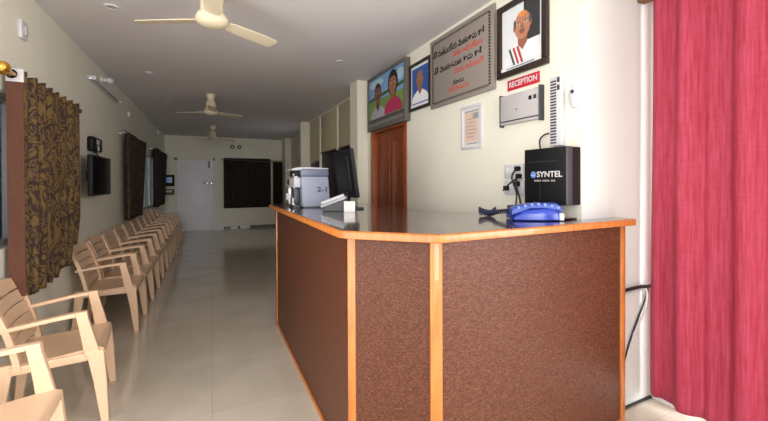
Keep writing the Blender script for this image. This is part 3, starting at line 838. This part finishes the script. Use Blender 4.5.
lettering('\u0c36\u0c4d\u0c30\u0c40 \u0c38\u0c02\u0c1c\u0c40\u0c35\u0c2f\u0c4d\u0c2f \u0c35\u0c46\u0c02\u0c15\u0c1f\u0c30\u0c3e\u0c35\u0c41 \u0c17\u0c3e\u0c30\u0c3f', 0.07, 'ink', t, (-0.02, -0.0228, 0.155), width=0.68, bold=0.0015)
lettering('\u0c1c\u0c3f\u0c32\u0c4d\u0c32\u0c3e \u0c05\u0c27\u0c4d\u0c2f\u0c15\u0c4d\u0c37\u0c41\u0c32\u0c41', 0.055, 'red_ink', t, (0.12, -0.0228, 0.085), width=0.36, bold=0.001)
lettering('\u0c36\u0c4d\u0c30\u0c40 \u0c35\u0c46\u0c02\u0c15\u0c1f\u0c30\u0c2e\u0c23 \u0c30\u0c3e\u0c35\u0c41 \u0c17\u0c3e\u0c30\u0c3f', 0.07, 'ink', t, (-0.03, -0.0228, 0.01), width=0.64, bold=0.0015)
lettering('\u0c2a\u0c4d\u0c30\u0c27\u0c3e\u0c28 \u0c15\u0c3e\u0c30\u0c4d\u0c2f\u0c26\u0c30\u0c4d\u0c36\u0c3f', 0.055, 'red_ink', t, (0.13, -0.0228, -0.06), width=0.36, bold=0.001)
lettering('\u0c38\u0c4d\u0c25\u0c3e\u0c2a\u0c28', 0.045, 'ink', t, (0.0, -0.0228, -0.15), width=0.15, bold=0.0005)
lettering('\u0c28\u0c3f\u0c30\u0c4d\u0c2e\u0c3e\u0c23\u0c2e\u0c41', 0.055, 'red_ink', t, (0.0, -0.0228, -0.20), width=0.27, bold=0.001)

# large portrait
t = thing('framed_portrait', 'large dark-framed portrait of a balding man with striped scarf, above the reception sign', 'picture', (RW, 1.768, 2.345), ROT_R)
frame(t, 0.425, 0.50, 0.04, 0.03, 'dark_wood')
a = Art(-0.012); a.rect(-0.175, -0.213, 0.175, 0.213, 'pale_print'); a.rect(0.02, -0.05, 0.15, 0.21, 'dark_print'); a.rect(-0.16, -0.18, -0.02, 0.21, 'pale_print')
person_print(a, 0.01, 0.062, 0.092, 'skin', 'shirt', 'hair_grey', 'bald')
a.ell(0.012, 0.132, 0.034, 0.018, 'saffron')
for x, m in ((-0.105, 'scarf_dark'), (-0.087, 'shirt'), (-0.070, 'scarf_red'), (-0.052, 'shirt'), (-0.036, 'scarf_red')):
    a.poly([(x, -0.072), (x + 0.016, -0.066), (x + 0.060, -0.19), (x + 0.044, -0.19)], m)
a.rect(-0.175, -0.213, 0.175, -0.185, 'pale_print')
for k in range(16): a.rect(-0.12 + k * 0.015, -0.203, -0.111 + k * 0.015, -0.195, 'dark_print')
a.b.build('print', t)

# RECEPTION sign
t = thing('reception_sign', 'red RECEPTION sign with white letters above the grey wall unit', 'sign', (RW, 1.764, 2.036), ROT_R)
MB().box((-0.136, -0.006, -0.036), (0.136, 0, 0.036), 'red', 0.004).build('plate', t)
b = MB()
for lo, hi in (((-0.130, -0.0066, -0.031), (0.130, -0.006, -0.0285)), ((-0.130, -0.0066, 0.0285), (0.130, -0.006, 0.031)), ((-0.130, -0.0066, -0.031), (-0.1275, -0.006, 0.031)), ((0.1275, -0.0066, -0.031), (0.130, -0.006, 0.031))): b.box(lo, hi, 'sari')
b.build('border', t)
lettering('RECEPTION', 0.052, 'white', t, (0, -0.0066, 0.0), width=0.235, bold=0.0012)

# grey wall unit
t = thing('wall_unit', 'silver grey wall unit with dark curved ends below the reception sign', 'wall unit', (RW, 1.772, 1.868), ROT_R)
MB().box((-0.166, -0.034, -0.10), (0.166, 0, 0.098), 'silver', 0.004).build('casing', t)
for s in (-1, 1):
    pts = [(s * 0.162, -0.0), (s * 0.162, -0.036), (s * 0.167, -0.042), (s * 0.173, -0.036), (s * 0.177, -0.015), (s * 0.177, 0.0)]
    if s < 0: pts = pts[::-1]
    b = MB(); b.loft([[(x, y, z) for x, y in pts] for z in (-0.112, 0.108)], 'charcoal'); b.build('end_cap', t, bev=0.003)
b = MB(); b.box((-0.160, -0.0365, -0.084), (0.160, -0.033, -0.076), 'charcoal', 0.001); b.build('lower_strip', t)
MB().box((0.085, -0.036, 0.03), (0.108, -0.0335, 0.055), 'black').box((0.122, -0.036, 0.03), (0.145, -0.0335, 0.055), 'charcoal').build('display', t)
MB().lathe([(0.006, -0.034), (0.005, -0.037), (0.0005, -0.037)], (-0.02, 0, -0.01), 'charcoal', 'Y', 12).build('button', t)

# framed certificate
t = thing('framed_certificate', 'small white-framed certificate on the wall below the grey plaque', 'certificate', (RW, 2.285, 1.81), ROT_R)
frame(t, 0.245, 0.345, 0.022, 0.014, 'white')
a = Art(-0.006); a.rect(-0.103, -0.153, 0.103, 0.153, 'paper'); a.rect(-0.078, -0.115, 0.078, 0.115, 'peach_print'); a.rect(-0.078, 0.118, 0.085, 0.13, 'grey_print'); a.rect(0.02, 0.06, 0.085, 0.105, 'grey_print'); a.rect(-0.06, -0.135, 0.075, -0.125, 'grey_print')
for k in range(6): a.rect(-0.06, 0.06 - k * 0.028, 0.06 - 0.012 * (k % 3), 0.066 - k * 0.028, 'grey_print')
a.b.build('print', t)

# slim slotted light
t = thing('emergency_light', 'tall slim white slotted wall light beside the grey wall unit', 'light', (RW, 1.488, 1.791), ROT_R)
MB().box((-0.040, -0.035, -0.205), (0.040, 0, 0.205), 'white', 0.006).build('casing', t)
b = MB()
for k in range(22): b.box((-0.034, -0.037, -0.19 + k * 0.0172), (0.006, -0.0345, -0.181 + k * 0.0172), 'charcoal')
b.build('slots', t)
MB().box((0.012, -0.037, 0.165), (0.028, -0.0345, 0.195), 'charcoal').box((0.012, -0.037, 0.12), (0.028, -0.0345, 0.15), 'charcoal').build('switch', t)
# oval device
t = thing('air_freshener', 'white oval wall device with a small dark window by the wall corner', 'air freshener', (RW, 1.382, 1.858), ROT_R)
b = MB(); r = []
for y, s in ((0.0, 1.0), (-0.018, 1.0), (-0.027, 0.86), (-0.031, 0.55)):
    r.append([(0.033 * s * cos(2 * pi * k / 24), y, 0.066 * s * sin(2 * pi * k / 24)) for k in range(24)])
b.loft(r, 'white'); b.build('casing', t)
MB().lathe([(0.012, -0.029), (0.010, -0.034), (0.0005, -0.034)], (0, 0, 0.024), 'charcoal', 'Y', 14).build('sensor', t)

# switchboard with plugs
t = thing('switchboard', 'white switchboard with two socket rows beside the black exchange box', 'switchboard', (RW, 1.835, 1.393), ROT_R)
for z in (0.055, -0.055):
    p = MB().box((-0.085, -0.018, z - 0.048), (0.085, 0, z + 0.048), 'white', 0.005).build('socket_plate', t)
    b = MB()
    for k in range(3): b.box((-0.07 + k * 0.026, -0.022, z - 0.012), (-0.05 + k * 0.026, -0.016, z + 0.022), 'paper', 0.002)
    b.build('rockers', p)
for x, z in ((0.055, 0.07), (0.066, 0.02), (0.05, -0.03), (-0.045, -0.06)):
    MB().box((x - 0.014, -0.055, z - 0.016), (x + 0.014, -0.018, z + 0.016), 'black', 0.006).build('plug', t)
for k, (pts, lab) in enumerate((([(RW - 0.04, 1.80, 1.45), (RW - 0.075, 1.79, 1.40), (RW - 0.05, 1.775, 1.30), (RW - 0.06, 1.77, 1.20), (RW - 0.05, 1.74, 1.175)], 'black cord hanging from the upper plug of the switchboard to the counter'),
                 ([(RW - 0.04, 1.775, 1.41), (RW - 0.07, 1.76, 1.36), (RW - 0.05, 1.745, 1.26), (RW - 0.05, 1.735, 1.18)], 'black cord hanging close against the exchange box from the switchboard'),
                 ([(RW - 0.04, 1.885, 1.333), (RW - 0.08, 1.86, 1.32), (RW - 0.08, 1.81, 1.36), (RW - 0.05, 1.77, 1.40)], 'black cord looping across the front of the switchboard'))):
    tag(MB().tube(bez(pts, 12), 0.006, 'cable').build('black_cable'), lab, 'cord')

# SYNTEL exchange box
t = thing('telephone_exchange_box', 'black SYNTEL telephone exchange box mounted on the wall over the counter', 'telephone exchange', (RW, 1.497, 1.408), ROT_R)
MB().box((-0.145, -0.112, -0.162), (0.146, 0, 0.162), 'black', 0.006).build('casing', t)
MB().box((-0.146, -0.118, -0.163), (0.138, -0.110, 0.163), 'black', 0.003).build('front_cover', t)
MB().box((0.138, -0.118, -0.163), (0.1485, -0.070, 0.163), 'charcoal', 0.005, 3).build('side_cover', t)
MB().box((-0.12, -0.1195, 0.085), (0.09, -0.117, 0.088), 'charcoal').box((-0.03, -0.1195, -0.15), (-0.028, -0.117, -0.04), 'charcoal').build('seams', t)
lettering('SYNTEL', 0.046, 'paper', t, (0.034, -0.1185, 0.01), width=0.172, bold=0.0008)
b = MB(); b.lathe([(0.020, -0.1182), (0.018, -0.1198), (0.0005, -0.12)], (-0.078, 0, 0.01), 'light_blue', 'Y', 18); b.box((-0.095, -0.1205, 0.004), (-0.065, -0.1195, 0.008), 'white'); b.build('logo', t)
b = MB()
for k in range(15):
    if k % 6 != 5: b.box((-0.07 + k * 0.0098, -0.119, -0.03), (-0.0635 + k * 0.0098, -0.1183, -0.021), 'silver')
b.build('small_lettering', t)
tag(MB().tube(bez([(RW - 0.03, 1.60, 1.57), (RW - 0.035, 1.60, 1.63), (RW - 0.03, 1.575, 1.66), (RW - 0.02, 1.545, 1.668)], 12), 0.005, 'cable').build('black_cable'), 'thin black cord rising from the exchange box to the slotted wall light', 'cord')

# ------------------------------------------------------------------ on the counter
# blue telephone
t = thing('desk_telephone', 'blue desk telephone with pale ribbed handset on the counter', 'telephone', (1.625, 1.475, ZT), radians(-30)); t.scale = (1.15, 1.15, 1.08)
b = MB()
r = []
for x, hy, z in ((-0.105, 0.075, 0.022), (-0.06, 0.085, 0.052), (0.03, 0.088, 0.062), (0.09, 0.085, 0.056), (0.115, 0.07, 0.035)):
    r.append([(x, -hy, 0.004), (x, -hy, z * 0.7), (x, -hy * 0.85, z), (x, hy * 0.85, z + 0.012), (x, hy, z * 0.75), (x, hy, 0.004)])
b.loft(r, 'blue'); b.build('body', t, bev=0.004)
hs = MB(); r = []
for x, z, hw, th in ((-0.115, 0.045, 0.028, 0.016), (-0.09, 0.058, 0.030, 0.019), (-0.03, 0.074, 0.024, 0.013), (0.03, 0.077, 0.024, 0.013), (0.09, 0.072, 0.030, 0.018), (0.115, 0.060, 0.028, 0.014)):
    cy = -0.045
    r.append([(x, cy - hw, z - th), (x, cy + hw, z - th), (x, cy + hw, z + th * 0.5), (x, cy + hw * 0.5, z + th), (x, cy - hw * 0.5, z + th), (x, cy - hw, z + th * 0.5)])
hs.loft(r, 'mid_blue'); hso = hs.build('handset', t, bev=0.003)
b = MB()
for k in range(7): b.box((-0.09 + k * 0.03, -0.078, 0.060 + 0.016 * sin(pi * k / 6)), (-0.078 + k * 0.03, -0.018, 0.073 + 0.018 * sin(pi * k / 6)), 'light_blue', 0.002)
b.build('grip_ribs', hso)
b = MB()
for i in range(4):
    for j in range(3): b.box((-0.04 + i * 0.026, 0.005 + j * 0.024, 0.060), (-0.022 + i * 0.026, 0.021 + j * 0.024, 0.077), 'light_blue', 0.003)
b.build('keys', t)
MB().box((-0.10, 0.035, 0.03), (-0.055, 0.08, 0.072), 'navy', 0.008).build('display', t)
MB().box((0.098, -0.082, 0.003), (0.122, -0.045, 0.04), 'white', 0.006).build('white_foot', t)
pts = []
base = bez([(1.545, 1.56, ZT + 0.045), (1.53, 1.64, ZT + 0.035), (1.53, 1.72, ZT + 0.018), (1.53, 1.80, ZT + 0.04), (1.57, 1.825, ZT + 0.03), (1.60, 1.78, ZT + 0.02), (1.575, 1.71, ZT + 0.045), (1.545, 1.70, ZT + 0.02), (1.50, 1.77, ZT + 0.02)], 40)
for k, p in enumerate(base):
    a_ = k * 0.95; pts.append((p.x + 0.010 * cos(a_), p.y + 0.008 * cos(a_), p.z + 0.011 * sin(a_)))
tag(MB().tube(pts, 0.005, 'navy', 6).build('coiled_cable'), 'dark coiled telephone cord lying on the counter beside the blue telephone', 'cord')
t = thing('note_pad', 'dark flat folder on the counter between the blue telephone and the wall corner', 'folder', (1.86, 1.475, ZT), radians(5))
t.location.x = 1.77; t.location.y = 1.40
MB().box((-0.075, -0.045, 0), (0.075, 0.045, 0.010), 'gloss_black', 0.003).build('cover', t)
MB().box((-0.072, -0.042, 0.002), (0.0765, 0.042, 0.008), 'paper').build('pages', t)

# monitor seen from behind
t = thing('computer_monitor', 'black computer monitor on the counter turned with its back to the room', 'monitor', (1.005, 2.755, ZT), radians(90 - 1))
tilt = Matrix.Rotation(radians(-8), 3, 'X')
b = MB(); b.box((-0.225, -0.012, 0.095), (0.225, 0.016, 0.47), 'black', 0.006, 2, tilt, (0, 0, 0.1))
b.box((-0.17, 0.014, 0.14), (0.17, 0.036, 0.42), 'black', 0.012, 2, tilt, (0, 0, 0.1)); b.build('casing', t)
MB().box((-0.212, -0.0145, 0.11), (0.212, -0.0115, 0.455), 'screen', 0, 2, tilt, (0, 0, 0.1)).build('screen', t)
b = MB(); b.box((0.19, 0.0155, 0.28), (0.2, 0.0165, 0.29), 'steel', 0, 2, tilt, (0, 0, 0.1))
b.lathe([(0.015, 0.036), (0.013, 0.039), (0.0005, 0.039)], (0, 0, 0.30), 'steel', 'Y', 14); b.build('badge', t).location.y = -0.012
MB().box((-0.04, 0.012, 0.01), (0.04, 0.034, 0.22), 'black', 0.006).build('stand_neck', t)
MB().box((-0.11, -0.09, 0), (0.11, 0.10, 0.014), 'charcoal', 0.006).build('stand_base', t)

# white keypad device
t = thing('keypad_phone', 'white desk phone with sloping keypad on the counter in front of the black monitor', 'telephone', (0.845, 2.61, ZT), radians(-26)); t.scale = (0.92, 0.92, 0.92)
b = MB(); b.prism_y([(-0.09, 0.0), (0.08, 0.0), (0.10, 0.085), (0.085, 0.095), (-0.09, 0.03)], -0.065, 0.065, 'charcoal'); b.build('stand', t, bev=0.004)
rot = Matrix.Rotation(-math.atan2(0.07, 0.19), 3, 'Y')
b = MB(); b.box((-0.105, -0.075, 0.032), (0.105, 0.075, 0.055), 'pale_grey', 0.006, 2, rot, (-0.09, 0, 0.03)); body = b.build('body', t)
b = MB()
for i in range(5):
    for j in range(4): b.box((-0.07 + i * 0.024, -0.055 + j * 0.022, 0.053), (-0.053 + i * 0.024, -0.040 + j * 0.022, 0.061), 'charcoal', 0.002, 1, rot, (-0.09, 0, 0.03))
b.build('keys', body)
b = MB(); b.box((-0.09, -0.095, 0.05), (0.105, -0.06, 0.078), 'pale_grey', 0.01, 3, rot, (-0.09, 0, 0.03)); b.build('handset', t)
tag(MB().box((-0.04, -0.03, 0), (0.04, 0.03, 0.075), 'paper', 0.004).box((-0.041, -0.031, 0.05), (0.041, 0.031, 0.056), 'silver').build('small_box', loc=(0.905, 2.47, ZT), rotz=radians(-20)), 'small white box standing below the screen of the black monitor', 'box')

# grey machine
t = thing('drinks_machine', 'boxy grey-blue counter machine with dark figures on its side', 'machine', (0.80, 3.14, ZT))
b = MB(); r = []
for z, x0, x1 in ((0.006, -0.108, 0.132), (0.20, -0.116, 0.118), (0.262, -0.120, 0.112)):
    r.append([(x0, -0.13, z), (x1, -0.13, z), (x1, 0.13, z), (x0, 0.13, z)])
b.loft(r, 'machine'); b.build('body', t, bev=0.008)
b = MB(); b.box((-0.124, -0.133, 0.262), (0.116, 0.133, 0.325), 'machine_dark', 0.012, 3); b.build('lid', t)
b = MB(); b.prism_y([(-0.195, 0.325), (-0.19, 0.312), (0.118, 0.325), (0.118, 0.335), (-0.05, 0.342), (-0.15, 0.338)], -0.12, 0.12, 'pale_grey'); b.build('top_cover', t, bev=0.003)
b = MB(); b.box((-0.175, -0.11, 0.17), (-0.118, 0.11, 0.255), 'pale_grey', 0.01); b.box((-0.165, -0.06, 0.03), (-0.118, 0.06, 0.165), 'charcoal', 0.006); b.tube([(-0.15, 0, 0.17), (-0.15, 0, 0.12)], 0.012, 'steel'); b.lathe([(0.03, 0.022), (0.034, 0.08), (0.001, 0.08)], (-0.15, 0.0, 0.0), 'steel'); b.build('front_unit', t)
MB().box((-0.17, -0.10, 0.265), (-0.12, 0.10, 0.31), 'black', 0.006).build('control_panel', t)
MB().box((-0.18, -0.11, 0.0), (-0.118, 0.11, 0.022), 'charcoal', 0.004).build('drip_tray', t)
b = MB(); b.lathe([(0.02, -0.03), (0.02, 0.012), (0.03, 0.018), (0.028, 0.03), (0.001, 0.034)], (-0.15, -0.07, 0.255), 'white', 'Z', 16); b.build('cap', t)
MB().box((-0.10, -0.128, 0.0), (0.12, -0.10, 0.008), 'charcoal').build('foot', t)
lettering('2-1', 0.06, 'dark_print', t, (0.055, -0.1335, 0.15), width=0.085, bold=0.001)
# flask
t = thing('steel_flask', 'silver flask with dark cap beside the grey machine at the counter end', 'flask', (0.675, 3.43, ZT))
MB().lathe([(0.038, 0), (0.042, 0.01), (0.042, 0.15), (0.036, 0.175), (0.026, 0.19), (0.026, 0.20)], (0, 0, 0), 'steel').build('body', t)
MB().lathe([(0.028, 0.195), (0.030, 0.20), (0.028, 0.235), (0.012, 0.242)], (0, 0, 0), 'black').build('cap', t)
MB().lathe([(0.0425, 0.05), (0.0428, 0.052), (0.0428, 0.11), (0.0425, 0.112)], (0, 0, 0), 'white').build('band', t)

# cables by the counter end
Y_ = 1.335
tag(MB().tube(bez([(2.12, Y_, 0.70), (2.23, Y_ - 0.01, 0.725), (2.38, Y_ - 0.01, 0.728), (2.47, Y_, 0.715), (2.505, Y_, 0.715)], 14), 0.010, 'cable').build('cable_bundle'), 'thick black cable running across the white wall from counter to pink curtain', 'cable')
tag(MB().tube(bez([(2.48, Y_, 0.70), (2.42, Y_, 0.60), (2.33, Y_, 0.47), (2.26, Y_ + 0.002, 0.34), (2.20, Y_, 0.20)], 14), 0.005, 'cable').build('hanging_cable'), 'thin black cable slanting down the white wall behind the counter end', 'cable')
tag(MB().tube(bez([(2.14, Y_ - 0.008, 0.69), (2.30, Y_ - 0.012, 0.705), (2.44, Y_ - 0.01, 0.70), (2.42, Y_ - 0.012, 0.58), (2.36, Y_ - 0.01, 0.50), (2.31, Y_ - 0.008, 0.44)], 14), 0.005, 'cable_white').build('hanging_cable'), 'pale grey cable hanging in front of the white wall beside the black ones', 'cable')
tag(MB().tube([(2.12, 1.338, 0.008), (2.35, 1.338, 0.008), (2.515, 1.338, 0.008)], 0.008, 'cable').build('floor_cable'), 'dark cable along the foot of the white wall beside the counter', 'cable')
